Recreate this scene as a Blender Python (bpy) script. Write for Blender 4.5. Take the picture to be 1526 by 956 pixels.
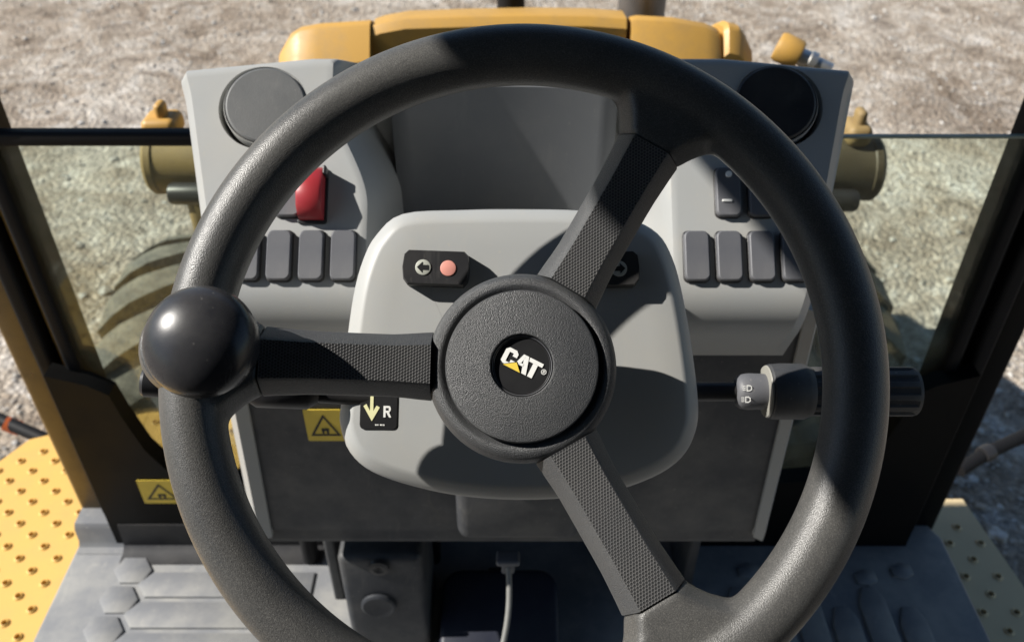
import bpy, bmesh, math, random
from mathutils import Vector, Matrix, noise
from mathutils.geometry import delaunay_2d_cdt

# ------------------------------------------------------------------ scene, camera, sky, sun, exposure
scene = bpy.context.scene
for o in list(bpy.data.objects):
    bpy.data.objects.remove(o)
COL = scene.collection
R_ = math.radians
FPX = 1300.0            # focal length in photograph pixels (photo 1526 x 956)
PITCH = R_(38.0)        # camera looks 38 degrees below the horizon
CZ = 2.20               # eye height above the ground
FLOOR = CZ - 1.15       # cab floor
cam_d = bpy.data.cameras.new('camera')
cam = bpy.data.objects.new('camera', cam_d); COL.objects.link(cam)
cam.location = (0, 0, CZ); cam.rotation_euler = (math.pi/2 - PITCH, 0, 0)
cam_d.sensor_width = 36.0; cam_d.lens = 36.0*FPX/1526.0
cam_d.clip_start = 0.02; cam_d.clip_end = 2000
cam_d.dof.use_dof = True; cam_d.dof.focus_distance = 0.52; cam_d.dof.aperture_fstop = 10.5
scene.camera = cam

SUN = Vector((-math.cos(R_(40))*math.cos(R_(1)), -math.cos(R_(40))*math.sin(R_(1)), math.sin(R_(40))))      # direction towards the sun
world = bpy.data.worlds.new('World'); scene.world = world; world.use_nodes = True
wn = world.node_tree.nodes; wl = world.node_tree.links
sky = wn.new('ShaderNodeTexSky'); sky.sky_type = 'NISHITA'; sky.sun_disc = False; sky.air_density = 1.2; sky.dust_density = 0.2; sky.ozone_density = 3.0
sky.sun_elevation = math.asin(SUN.z); sky.sun_rotation = math.atan2(SUN.x, SUN.y)
wn['Background'].inputs[1].default_value = 0.055
wl.new(sky.outputs[0], wn['Background'].inputs[0])
sd = bpy.data.lights.new('sun', 'SUN'); sd.energy = 5.0; sd.angle = R_(0.55); sd.color = (1, 0.955, 0.885)
sun = bpy.data.objects.new('sun', sd); COL.objects.link(sun)
sun.rotation_euler = SUN.to_track_quat('Z', 'Y').to_euler(); sun.location = SUN*8
scene.view_settings.view_transform = 'Standard'; scene.view_settings.look = 'None'
scene.view_settings.gamma = 1.0; scene.view_settings.exposure = 0.75

# ------------------------------------------------------------------ helpers
CAM = Vector((0, 0, CZ))
def ray(px, py):
    a = (px-763.0)/FPX; b = (478.0-py)/FPX
    c, s = math.cos(PITCH), math.sin(PITCH)
    return Vector((a, c + b*s, -s + b*c))
def at_d(px, py, d): return CAM + ray(px, py)*d                     # depth along the view axis
def at_y(px, py, y):
    r = ray(px, py); return CAM + r*(y/r.y)
def at_z(px, py, z):
    r = ray(px, py); return CAM + r*((z-CZ)/r.z)

class Frame:
    """A local plane: origin, u (right), v (up along the plane), n (out of it)."""
    def __init__(s, o, elev):
        s.o = Vector(o); e = R_(elev)
        s.n = Vector((0, -math.cos(e), math.sin(e))); s.u = Vector((1, 0, 0)); s.v = s.n.cross(s.u)
    def w(s, a, b, h=0.0): return s.o + s.u*a + s.v*b + s.n*h
    def px(s, x, y, h=0.0):
        r = ray(x, y); t = (s.o + s.n*h - CAM).dot(s.n)/r.dot(s.n)
        d = CAM + r*t - s.o
        return d.dot(s.u), d.dot(s.v)
    def M(s, a=0, b=0, h=0, rot=0):
        m = Matrix((s.u, s.v, s.n)).transposed().to_4x4(); m.translation = s.w(a, b, h)
        return m @ Matrix.Rotation(rot, 4, 'Z')

WM = {}
def set_parent(o, parent, mw):
    WM[o] = mw.copy()
    if parent is not None:
        o.parent = parent; o.matrix_basis = WM[parent].inverted() @ mw
    else:
        o.matrix_basis = mw
def tag(o, label=None, cat=None, group=None, kind=None):
    if label: o['label'] = label
    if cat: o['category'] = cat
    if group: o['group'] = group
    if kind: o['kind'] = kind
    return o
def thing(name, loc, label, cat, group=None):
    o = bpy.data.objects.new(name, None); o.empty_display_size = 0.02; COL.objects.link(o)
    set_parent(o, None, Matrix.Translation(Vector(loc)))
    return tag(o, label, cat, group)
def link_mesh(name, me, parent=None, mw=None):
    o = bpy.data.objects.new(name, me); COL.objects.link(o)
    set_parent(o, parent, mw if mw is not None else Matrix.Identity(4))
    return o

class MB:
    """Collects vertices and faces in one coordinate system."""
    def __init__(s): s.v = []; s.f = []
    def add(s, vs, fs):
        k = len(s.v); s.v += [Vector(p) for p in vs]; s.f += [[i+k for i in f] for f in fs]; return s
    def loft(s, rings, closed=True, cap0=True, cap1=True):
        n = len(rings[0]); vs = [p for r in rings for p in r]; fs = []
        for i in range(len(rings)-1):
            for j in range(n if closed else n-1):
                k = (j+1) % n
                fs.append([i*n+j, i*n+k, (i+1)*n+k, (i+1)*n+j])
        if closed and cap0: fs.append(list(range(n))[::-1])
        if closed and cap1: fs.append([(len(rings)-1)*n+j for j in range(n)])
        return s.add(vs, fs)
    def lathe(s, prof, M=Matrix.Identity(4), seg=48, fn=None):
        rings = []
        for r, z in prof:
            rr = max(r, 1e-5)
            rings.append([M @ Vector(((rr if fn is None else fn(rr, 2*math.pi*j/seg, z))*math.cos(2*math.pi*j/seg),
                          (rr if fn is None else fn(rr, 2*math.pi*j/seg, z))*math.sin(2*math.pi*j/seg), z)) for j in range(seg)])
        return s.loft(rings)
    def slab(s, outline, M, h0, h1, r=0.002, steps=4, inset_bottom=0.0):
        """rounded-top plate: outline is a closed CCW list of (a, b)"""
        n = len(outline); P = [Vector(p) for p in outline]
        N = []
        for i in range(n):
            e1 = (P[i]-P[i-1]).normalized(); e2 = (P[(i+1) % n]-P[i]).normalized()
            t = (e1+e2); t = t.normalized() if t.length > 1e-6 else e1
            N.append(Vector((t.y, -t.x)))
        rings = [[M @ Vector((P[i].x-N[i].x*inset_bottom, P[i].y-N[i].y*inset_bottom, h0)) for i in range(n)]]
        for k in range(steps+1):
            a = math.pi/2*k/steps; off = r*(1-math.cos(a)); h = h1 - r + r*math.sin(a)
            rings.append([M @ Vector((P[i].x-N[i].x*off, P[i].y-N[i].y*off, h)) for i in range(n)])
        return s.loft(rings)
    def box(s, c, size, M=Matrix.Identity(4), r=0.0):
        sx, sy, sz = size[0]/2, size[1]/2, size[2]/2; c = Vector(c)
        r = min(r, sx*.95, sy*.95, sz*.95)
        if r <= 0:
            vs = [M @ (c+Vector((x*sx, y*sy, z*sz))) for x in (-1, 1) for y in (-1, 1) for z in (-1, 1)]
            return s.add(vs, [[0,1,3,2],[4,6,7,5],[0,4,5,1],[2,3,7,6],[0,2,6,4],[1,5,7,3]])
        o = rrect(2*sx, 2*sy, min(r*1.0, sx, sy)*1.0+1e-6, 4)
        def ring(off, z): 
            q = rrect(2*(sx-off), 2*(sy-off), max(r-off, 1e-5)+0.0005, 4)
            return [M @ (c+Vector((p[0], p[1], z))) for p in q]
        rings = []
        for k in range(4):
            a = math.pi/2*k/3; rings.append(ring(r*(1-math.sin(a)), -sz + r*(1-math.cos(a))))
        for k in range(4):
            a = math.pi/2*k/3; rings.append(ring(r*(1-math.cos(a)), sz - r + r*math.sin(a)))
        return s.loft(rings)
    def tube(s, pts, rad, seg=16, caps=True):
        pts = [Vector(p) for p in pts]; n = len(pts); rings = []
        up = Vector((0, 0, 1))
        for i in range(n):
            t = (pts[min(i+1, n-1)]-pts[max(i-1, 0)]).normalized()
            a = t.cross(up)
            if a.length < 1e-3: a = t.cross(Vector((0, 1, 0)))
            a.normalize(); b = a.cross(t); up = b
            rr = rad[i] if isinstance(rad, (list, tuple)) else rad
            rings.append([pts[i] + (a*math.cos(2*math.pi*j/seg)+b*math.sin(2*math.pi*j/seg))*rr for j in range(seg)])
        return s.loft(rings, cap0=caps, cap1=caps)
    def mesh(s, name, mat, M=None, sharp=35, flip=True):
        me = bpy.data.meshes.new(name)
        vs = [(M @ p) if M else p for p in s.v]
        me.from_pydata([tuple(p) for p in vs], [], s.f)
        bm = bmesh.new(); bm.from_mesh(me)
        bmesh.ops.recalc_face_normals(bm, faces=bm.faces)
        bm.to_mesh(me); bm.free()
        if sharp is not None:
            for p in me.polygons: p.use_smooth = True
            me.set_sharp_from_angle(angle=R_(sharp))
        if mat is not None: me.materials.append(mat)
        return me
    def build(s, name, mat, parent=None, sharp=35, mw=None, local=False):
        """vertices given in world space unless local (then mw places them)"""
        if local: return link_mesh(name, s.mesh(name, mat, None, sharp), parent, mw)
        base = WM[parent] if parent is not None else Matrix.Identity(4)
        return link_mesh(name, s.mesh(name, mat, base.inverted(), sharp), parent, base)

def rrect(w, h, r, k=5):
    pts = []
    r = min(r, w/2-1e-6, h/2-1e-6)
    for cx, cy, a0 in ((w/2-r, -h/2+r, -90), (w/2-r, h/2-r, 0), (-w/2+r, h/2-r, 90), (-w/2+r, -h/2+r, 180)):
        for i in range(k+1):
            a = R_(a0+90*i/k); pts.append((cx+r*math.cos(a), cy+r*math.sin(a)))
    return pts
def circle(r, n=32, cx=0, cy=0): return [(cx+r*math.cos(2*math.pi*i/n), cy+r*math.sin(2*math.pi*i/n)) for i in range(n)]
def smooth_loop(pts, sub=5):
    n = len(pts); out = []
    P = [Vector(p) for p in pts]
    for i in range(n):
        a, b, c, d = P[i-1], P[i], P[(i+1) % n], P[(i+2) % n]
        for k in range(sub):
            t = k/sub
            out.append(0.5*((2*b)+(c-a)*t+(2*a-5*b+4*c-d)*t*t+(3*b-a-3*c+d)*t**3))
    area = sum(out[i-1].x*out[i].y-out[i].x*out[i-1].y for i in range(len(out)))
    return out if area > 0 else out[::-1]
def ccw(pts):
    P = [Vector(p) for p in pts]
    return P if sum(P[i-1].x*P[i].y-P[i].x*P[i-1].y for i in range(len(P))) > 0 else P[::-1]
def apply_modifiers(o):
    dg = bpy.context.evaluated_depsgraph_get(); dg.update()
    me = bpy.data.meshes.new_from_object(o.evaluated_get(dg))
    old = o.data; o.modifiers.clear(); o.data = me; bpy.data.meshes.remove(old)
def drop(o):
    me = o.data; WM.pop(o, None); bpy.data.objects.remove(o); bpy.data.meshes.remove(me)
def axis_matrix(p, d, up=(0, 0, 1)):
    z = Vector(d).normalized(); x = Vector(up).cross(z)
    if x.length < 1e-4: x = Vector((1, 0, 0)).cross(z)
    x.normalize(); y = z.cross(x)
    m = Matrix((x, y, z)).transposed().to_4x4(); m.translation = Vector(p); return m
def sstep(a, b, x):
    t = max(0.0, min(1.0, (x-a)/(b-a))); return t*t*(3-2*t)

# ------------------------------------------------------------------ materials
class NT:
    def __init__(s, name):
        s.m = bpy.data.materials.new(name); s.m.use_nodes = True
        s.t = s.m.node_tree; s.b = s.t.nodes['Principled BSDF']; s.out = s.t.nodes['Material Output']
        s.co = s.t.nodes.new('ShaderNodeTexCoord')
    def n(s, kind, **kw):
        nd = s.t.nodes.new('ShaderNode'+kind)
        for k, v in kw.items(): setattr(nd, k, v)
        return nd
    def l(s, a, b): s.t.links.new(a, b)
    def noise(s, scale, detail=4, rough=0.6, vec=None, dist=0.0):
        nd = s.n('TexNoise'); nd.inputs['Scale'].default_value = scale; nd.inputs['Detail'].default_value = detail
        nd.inputs['Roughness'].default_value = rough; nd.inputs['Distortion'].default_value = dist
        s.l(vec if vec else s.co.outputs['Object'], nd.inputs['Vector']); return nd.outputs['Fac']
    def voro(s, scale, feature='F1', rnd=1.0):
        nd = s.n('TexVoronoi', feature=feature); nd.inputs['Scale'].default_value = scale
        nd.inputs['Randomness'].default_value = rnd
        s.l(s.co.outputs['Object'], nd.inputs['Vector']); return nd.outputs['Distance']
    def ramp(s, fac, stops):
        nd = s.n('ValToRGB'); el = nd.color_ramp.elements
        while len(el) < len(stops): el.new(0.5)
        for e, (p, c) in zip(el, stops):
            e.position = p; e.color = (c, c, c, 1) if isinstance(c, (int, float)) else (*c, 1)
        s.l(fac, nd.inputs['Fac']); return nd.outputs['Color']
    def mix(s, fac, a, b, mode='MIX'):
        nd = s.n('Mix', data_type='RGBA', blend_type=mode)
        for sock, v in ((nd.inputs['Factor'], fac), (nd.inputs['A'], a), (nd.inputs['B'], b)):
            if isinstance(v, (int, float)): sock.default_value = v if sock.type == 'VALUE' else (v, v, v, 1)
            elif isinstance(v, tuple): sock.default_value = (*v, 1)
            else: s.l(v, sock)
        return nd.outputs['Result']
    def math(s, op, a, b=0.0, c=None):
        nd = s.n('Math', operation=op)
        for i, v in enumerate((a, b) if c is None else (a, b, c)):
            if isinstance(v, (int, float)): nd.inputs[i].default_value = v
            else: s.l(v, nd.inputs[i])
        return nd.outputs[0]
    def bump(s, height, strength=0.3, dist=0.001, prev=None):
        nd = s.n('Bump'); nd.inputs['Strength'].default_value = strength; nd.inputs['Distance'].default_value = dist
        s.l(height, nd.inputs['Height'])
        if prev: s.l(prev, nd.inputs['Normal'])
        s.l(nd.outputs[0], s.b.inputs['Normal']); return nd.outputs[0]
    def set(s, color=None, rough=None, metal=None, spec=None):
        for key, v in (('Base Color', color), ('Roughness', rough), ('Metallic', metal), ('Specular IOR Level', spec)):
            if v is None: continue
            if isinstance(v, tuple): s.b.inputs[key].default_value = (*v, 1)
            elif isinstance(v, (int, float)): s.b.inputs[key].default_value = v
            else: s.l(v, s.b.inputs[key])
        return s

def plastic(name, col, rough=0.5, dust=0.25, dustcol=(0.36, 0.33, 0.28), grain=1600, gstr=0.12, specks=True):
    m = NT(name)
    d = m.ramp(m.noise(9, 6, 0.65), [(0.42, 0.0), (0.75, 1.0)])
    c = m.mix(m.math('MULTIPLY', d, dust), col, dustcol)
    if specks:
        sp = m.ramp(m.noise(260, 2, 0.5), [(0.70, 0.0), (0.78, 1.0)])
        c = m.mix(m.math('MULTIPLY', sp, dust*1.2), c, dustcol)
    mp = m.n('Mapping'); mp.inputs['Scale'].default_value = (1.0, 0.6, 0.22); mp.inputs['Rotation'].default_value = (0.3, 0.5, 0.4)
    m.l(m.co.outputs['Object'], mp.inputs['Vector'])
    stk = m.ramp(m.noise(45, 6, 0.7, mp.outputs[0], 0.6), [(0.60, 0.0), (0.74, 1.0)])
    c = m.mix(m.math('MULTIPLY', stk, dust*0.7), c, dustcol)
    r = m.math('MULTIPLY_ADD', m.noise(25, 4), 0.28, rough-0.14)
    r = m.math('ADD', r, m.math('MULTIPLY', stk, 0.15))
    m.set(c, r, 0.0, 0.4)
    m.bump(m.noise(grain, 2, 0.5), gstr, 0.0006)
    return m.m
def pebble(name, col, wear, rough=0.5, scale=620, strength=0.55, wearamt=0.5):
    """moulded grain with dusty, worn patches"""
    m = NT(name)
    v = m.voro(scale); n2 = m.noise(scale*1.3, 2)
    h = m.math('ADD', m.math('MULTIPLY', v, -1.0), m.math('MULTIPLY', n2, 0.15))
    w = m.ramp(m.noise(14, 5, 0.6), [(0.35, 0.15), (0.72, 1.0)])
    c = m.mix(m.math('MULTIPLY', w, wearamt), col, wear)
    c = m.mix(m.ramp(v, [(0.25, 0.0), (0.65, 0.5)]), c, tuple(x*0.55 for x in col))
    sc = m.ramp(m.noise(70, 8, 0.75, dist=1.5), [(0.66, 0.0), (0.73, 0.55)])
    c = m.mix(sc, c, wear)
    sp = m.ramp(m.noise(scale*1.1, 1, 0.5), [(0.52, 0.0), (0.70, 0.35)])
    c = m.mix(sp, c, tuple(min(1, x*1.25) for x in wear))
    m.set(c, m.math('MULTIPLY_ADD', m.noise(18, 4), 0.25, rough-0.12), 0.0, 0.45)
    m.bump(h, strength, 0.0008)
    return m.m
def hexgrip(name, col, wear, pitch=0.0019):
    m = NT(name)
    sep = m.n('SeparateXYZ'); m.l(m.co.outputs['Object'], sep.inputs[0])
    def lat(ox, oy):
        x = m.math('ADD', m.math('DIVIDE', sep.outputs['X'], pitch*1.732), ox)
        y = m.math('ADD', m.math('DIVIDE', sep.outputs['Y'], pitch), oy)
        dx = m.math('MULTIPLY', m.math('SUBTRACT', m.math('FRACT', x), 0.5), 1.732)
        dy = m.math('SUBTRACT', m.math('FRACT', y), 0.5)
        return m.math('SQRT', m.math('ADD', m.math('MULTIPLY', dx, dx), m.math('MULTIPLY', dy, dy)))
    d = m.math('MINIMUM', lat(0, 0), lat(0.5, 0.5))
    h = m.ramp(d, [(0.30, 0.0), (0.44, 1.0)])
    w = m.ramp(m.noise(22, 4), [(0.3, 0.2), (0.7, 1.0)])
    c = m.mix(m.math('MULTIPLY', w, 0.4), col, wear)
    c = m.mix(m.math('SUBTRACT', 1.0, h), c, tuple(x*0.35 for x in col))
    m.set(c, 0.5, 0.0, 0.45)
    m.bump(h, 0.8, 0.0007)
    return m.m
def flat(name, col, rough=0.5, metal=0.0, spec=0.4, var=0.12, scale=30):
    m = NT(name)
    c = m.mix(m.ramp(m.noise(scale, 4), [(0.35, 0.0), (0.7, 1.0)]), tuple(x*(1-var) for x in col), tuple(min(1, x*(1+var)) for x in col))
    m.set(c, m.math('MULTIPLY_ADD', m.noise(scale*2, 3), 0.15, rough-0.07), metal, spec)
    return m.m
def paint(name, col, rough=0.38, dirt=0.35, dirtcol=(0.20, 0.15, 0.09), spec=0.45):
    m = NT(name)
    d = m.ramp(m.noise(11, 7, 0.7), [(0.45, 0.0), (0.8, 1.0)])
    c = m.mix(m.math('MULTIPLY', d, dirt), col, dirtcol)
    sc = m.ramp(m.noise(90, 6, 0.7), [(0.66, 0.0), (0.72, 0.7)])
    c = m.mix(m.math('MULTIPLY', sc, dirt), c, dirtcol)
    m.set(c, m.math('MULTIPLY_ADD', d, 0.25, rough), 0.0, spec)
    m.bump(m.noise(500, 2), 0.05, 0.0005)
    return m.m

M = {}
M['gray'] = plastic('light_gray_plastic', (0.325, 0.332, 0.328), 0.45, 0.40, (0.40, 0.37, 0.31), 1500, 0.10)
M['dgray'] = plastic('charcoal_plastic', (0.028, 0.031, 0.037), 0.55, 0.42, (0.20, 0.19, 0.17), 900, 0.2)
M['slate'] = plastic('shade_slate_plastic', (0.135, 0.142, 0.152), 0.42, 0.4, (0.24, 0.235, 0.22), 1200, 0.1)
M['switch'] = plastic('switch_plastic', (0.095, 0.098, 0.110), 0.5, 0.25, (0.25, 0.24, 0.22), 1800, 0.15)
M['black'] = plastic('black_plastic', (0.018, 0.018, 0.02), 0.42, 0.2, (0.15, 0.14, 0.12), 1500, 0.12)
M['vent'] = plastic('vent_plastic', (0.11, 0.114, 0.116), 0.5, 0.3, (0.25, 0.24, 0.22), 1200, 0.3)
M['rim'] = pebble('worn_rim_rubber', (0.050, 0.050, 0.050), (0.145, 0.140, 0.128), 0.37, 1400, 0.20, 0.5)
M['hub'] = pebble('grained_hub_plastic', (0.048, 0.050, 0.054), (0.11, 0.11, 0.107), 0.42, 1700, 0.5, 0.35)
M['grip'] = hexgrip('hex_grip_rubber', (0.060, 0.061, 0.064), (0.16, 0.152, 0.14))
M['knob'] = plastic('smooth_black_knob', (0.015, 0.016, 0.020), 0.27, 0.3, (0.16, 0.15, 0.14), 300, 0.05)
M['red'] = plastic('red_plastic', (0.32, 0.028, 0.035), 0.38, 0.12, (0.4, 0.2, 0.18), 1500, 0.06)
M['white'] = flat('white_print', (0.75, 0.75, 0.72), 0.5, var=0.05)
M['cream'] = flat('cream_print', (0.72, 0.70, 0.40), 0.5, var=0.05)
M['cream2'] = flat('cream_ring', (0.24, 0.235, 0.21), 0.5, var=0.05)
M['yprint'] = flat('yellow_print', (0.72, 0.53, 0.07), 0.45, var=0.08)
M['bprint'] = flat('black_print', (0.015, 0.015, 0.016), 0.4, var=0.1)
M['yellow'] = paint('yellow_paint', (0.50, 0.285, 0.065), 0.42, 0.55)
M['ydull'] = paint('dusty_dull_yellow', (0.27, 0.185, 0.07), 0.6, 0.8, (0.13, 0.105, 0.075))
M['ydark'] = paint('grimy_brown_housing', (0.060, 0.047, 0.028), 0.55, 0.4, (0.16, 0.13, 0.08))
M['tan'] = paint('tan_step_paint', (0.62, 0.49, 0.29), 0.6, 0.25, (0.4, 0.34, 0.25))  # paler, less saturated than the other step plates
M['ystep'] = paint('yellow_step_paint', (0.64, 0.39, 0.10), 0.5, 0.28)
M['blackpaint'] = paint('black_frame_paint', (0.005, 0.005, 0.005), 0.45, 0.06, (0.04, 0.034, 0.025), 0.12)
M['brown'] = paint('post_sheen_brown', (0.17, 0.105, 0.030), 0.38, 0.5, (0.02, 0.018, 0.015))  # yellowish reflection on the black left post, painted as brown
M['ypost'] = paint('post_sheen_yellow', (0.32, 0.20, 0.045), 0.38, 0.4, (0.03, 0.02, 0.01))  # same reflection on the inner left strip, painted as dark yellow
M['rubber'] = flat('black_rubber', (0.010, 0.010, 0.011), 0.6, spec=0.15)
M['tyre'] = pebble('dusty_tyre', (0.055, 0.053, 0.05), (0.26, 0.24, 0.195), 0.85, 220, 0.3, 1.0)
M['mat'] = plastic('floor_mat_rubber', (0.165, 0.17, 0.18), 0.6, 0.6, (0.40, 0.385, 0.34), 700, 0.25)
M['wire'] = flat('grey_cable', (0.20, 0.20, 0.19), 0.5)
M['steel'] = flat('bare_steel', (0.70, 0.69, 0.66), 0.42, 1.0)
M['exhaust'] = flat('grey_exhaust_steel', (0.14, 0.135, 0.135), 0.5, 0.6)
M['hole'] = flat('hole_shadow_paint', (0.10, 0.06, 0.02), 0.6)
M['lampclear'] = flat('frosted_lens', (0.42, 0.43, 0.38), 0.35)
M['lampred'] = flat('pink_red_lens', (0.62, 0.27, 0.22), 0.35)
M['orange'] = flat('orange_band', (0.65, 0.16, 0.05), 0.5)
M['bluedark'] = plastic('dark_blue_plastic', (0.010, 0.013, 0.026), 0.5, 0.2, (0.1, 0.1, 0.1), 900, 0.15)

def make_glass():
    m = NT('green_tinted_dusty_glass'); t = m.t
    tr = m.n('BsdfTransparent'); tr.inputs[0].default_value = (0.90, 0.945, 0.885, 1)
    gl = m.n('BsdfGlossy'); gl.inputs['Roughness'].default_value = 0.03
    df = m.n('BsdfDiffuse'); df.inputs[0].default_value = (0.33, 0.35, 0.27, 1)
    fr = m.n('Fresnel'); fr.inputs[0].default_value = 1.35
    a = m.n('MixShader'); m.l(m.math('MULTIPLY', fr.outputs[0], 0.6), a.inputs[0]); m.l(tr.outputs[0], a.inputs[1]); m.l(gl.outputs[0], a.inputs[2])
    d = m.ramp(m.noise(9, 8, 0.75, dist=1.0), [(0.44, 0.01), (0.68, 0.15)])
    b = m.n('MixShader'); m.l(d, b.inputs[0]); m.l(a.outputs[0], b.inputs[1]); m.l(df.outputs[0], b.inputs[2])
    m.l(b.outputs[0], m.out.inputs['Surface'])
    return m.m
M['glass'] = make_glass()

def make_ground():
    m = NT('dusty_gravel_ground')
    big = m.noise(0.75, 7, 0.68, dist=0.6); mid = m.noise(3.2, 9, 0.76, dist=1.2); fine = m.noise(48, 6, 0.8)
    peb = m.n('TexVoronoi'); peb.inputs['Scale'].default_value = 46; m.l(m.co.outputs['Object'], peb.inputs['Vector'])
    c = m.ramp(big, [(0.36, (0.13, 0.095, 0.066)), (0.46, (0.27, 0.215, 0.16)), (0.55, (0.38, 0.325, 0.265)), (0.63, (0.56, 0.52, 0.465))])
    c2 = m.ramp(mid, [(0.38, (0.09, 0.066, 0.048)), (0.47, (0.28, 0.23, 0.18)), (0.54, (0.39, 0.345, 0.29)), (0.65, (0.62, 0.59, 0.55))])
    c = m.mix(0.55, c, c2)
    g = m.ramp(fine, [(0.32, 0.45), (0.5, 1.0), (0.68, 1.5)])
    c = m.mix(1.0, c, g, 'MULTIPLY')
    pc = m.n('Mix', data_type='RGBA', blend_type='MULTIPLY'); pc.inputs['Factor'].default_value = 0.7
    m.l(c, pc.inputs['A']); m.l(m.ramp(m.n('SeparateColor').outputs[0] if False else peb.outputs['Color'], [(0.0, 0.55), (1.0, 1.45)]), pc.inputs['B']); c = pc.outputs['Result']
    m.set(c, 0.9, 0.0, 0.2)
    n1 = m.bump(m.math('MULTIPLY', peb.outputs['Distance'], -1.0), 0.8, 0.016)
    m.bump(fine, 0.5, 0.01, n1)
    return m.m
M['glassedge'] = flat('pale_green_glass_edge', (0.20, 0.25, 0.21), 0.3)
M['ground'] = make_ground()
def make_stone():
    m = NT('gravel_stone')
    oi = m.noise(23, 2)
    m.set(m.ramp(oi, [(0.3, (0.15, 0.125, 0.105)), (0.45, (0.33, 0.295, 0.25)), (0.65, (0.58, 0.56, 0.53))]), 0.85, 0, 0.25)
    m.bump(m.noise(160, 4), 0.4, 0.004)
    return m.m
M['stone'] = make_stone()

# ------------------------------------------------------------------ ground
def axis_samples(lo, hi, step, far):
    a = [lo + i*step for i in range(int((hi-lo)/step)+1)]
    e = []; d = step
    while d < far: d *= 1.7; e.append(d)
    return [lo-x for x in reversed(e)] + a + [hi+x for x in e]
xs = axis_samples(-7.5, 7.5, 0.08, 400); ys = axis_samples(-1.5, 11, 0.08, 400)
vs = []
for y in ys:
    for x in xs:
        k = 1.0 if (-8 < x < 8 and -2 < y < 11.5) else 0.0
        h = 0.0
        if k:
            h = 0.035*noise.noise((x*0.7, y*0.9, 1)) + 0.022*noise.noise((x*2.3, y*2.9, 4)) + 0.010*noise.noise((x*7, y*7, 9))
        vs.append((x, y, h))
nx = len(xs)
fs = [[j*nx+i, j*nx+i+1, (j+1)*nx+i+1, (j+1)*nx+i] for j in range(len(ys)-1) for i in range(nx-1)]
g = MB().add(vs, fs).build('ground', M['ground'], sharp=80)
tag(g, 'pale dusty gravel yard with tracks and light patches', 'ground', kind='structure')

rnd = random.Random(5)
def ico():
    bm = bmesh.new(); bmesh.ops.create_icosphere(bm, subdivisions=1, radius=1)
    v = [p.co.copy() for p in bm.verts]; f = [[q.index for q in p.verts] for p in bm.faces]; bm.free(); return v, f
iv, ifc = ico()
st = MB()
for i in range(15000):
    x = rnd.uniform(-5.2, 5.2); y = rnd.uniform(0.2, 8.5)
    if i > 12500: x = rnd.choice((-1, 1))*rnd.uniform(0.8, 2.6); y = rnd.uniform(0.4, 2.6)
    s = 0.004 + 0.013*rnd.random()**2.2
    if rnd.random() < 0.012: s *= 2.0
    sc = Vector((s*rnd.uniform(0.7, 1.4), s*rnd.uniform(0.7, 1.4), s*rnd.uniform(0.45, 0.8))); a = rnd.random()*6.28
    h = 0.035*noise.noise((x*0.7, y*0.9, 1)) + 0.022*noise.noise((x*2.3, y*2.9, 4)) + 0.010*noise.noise((x*7, y*7, 9))
    ca, sa = math.cos(a), math.sin(a); V = []
    for p in iv:
        q = Vector((p.x*sc.x, p.y*sc.y, p.z*sc.z))*(1+0.18*rnd.uniform(-1, 1))
        V.append((x+q.x*ca-q.y*sa, y+q.x*sa+q.y*ca, h+0.3*sc.z+q.z))
    st.add(V, ifc)
so = link_mesh('loose_gravel', st.mesh('loose_gravel', M['stone'], sharp=None))
tag(so, 'small loose stones strewn over the gravel yard', 'gravel', kind='stuff')

# ------------------------------------------------------------------ cab frame: posts, roof, sills
cab = thing('cab_frame', (0, 0.92, FLOOR-0.06), 'black cab frame with slanting posts either side of the dash', 'cab frame')
ROOF_Z = CZ + 0.45
for s in (-1, 1):
    xo = 0.71; xi = 0.60
    def post(x0, x1, y0, y1, name, mat, z0=FLOOR-0.06, z1=ROOF_Z):
        b = MB().box(((x0+x1)/2*s, (y0+y1)/2, (z0+z1)/2), (abs(x1-x0), y1-y0, z1-z0), r=0.006)
        return b.build(name, mat, cab)
    p = post(0.660, 0.698, 0.925, 0.985, 'front_post', M['brown'] if s < 0 else M['blackpaint'])
    post(0.636, 0.659, 0.913, 0.975, 'door_seal', M['rubber'])
    q = post(0.616, 0.6352, 0.93, 0.985, 'post_cover', M['ypost'] if s < 0 else M['blackpaint'])
    post(0.596, 0.6154, 0.905, 0.965, 'window_seal', M['rubber'])
    post(0.735, 0.765, -1.02, -0.94, 'rear_post', M['blackpaint'])
    # triangular gusset where post, sill and window meet
    g = MB()
    pts = [(0.634, FLOOR), (0.634, FLOOR+0.365), (0.5815, FLOOR+0.347), (0.556, FLOOR+0.329), (0.5495, FLOOR+0.2875), (0.534, FLOOR+0.22), (0.5135, FLOOR+0.18), (0.466, FLOOR+0.157), (0.40, FLOOR+0.15), (0.30, FLOOR+0.15), (0.30, FLOOR)]
    g.loft([[Vector((x*s, yy, z)) for x, z in pts] for yy in (0.884, 0.912)])
    g.build('corner_gusset', M['blackpaint'], cab, sharp=30)
MB().box((0, 0.0, ROOF_Z+0.03), (1.63, 1.96, 0.06), r=0.02).build('roof', M['blackpaint'], cab)
MB().box((0, -0.05, FLOOR-0.085), (1.40, 1.95, 0.05), r=0.004).build('floor_plate', M['blackpaint'], cab)

MB().box((0, -0.97, (FLOOR+ROOF_Z)/2), (1.42, 0.03, ROOF_Z-FLOOR), r=0.01).build('rear_shade_wall', M['blackpaint'], cab)  # unseen solid back, added to cut ambient light from behind
for sx in (-1, 1):
    MB().box((sx*0.72, -0.56, (FLOOR+ROOF_Z)/2), (0.025, 0.80, ROOF_Z-FLOOR), r=0.008).build('side_shade_panel', M['blackpaint'], cab)  # unseen side panels, added to darken the cab interior
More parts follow.
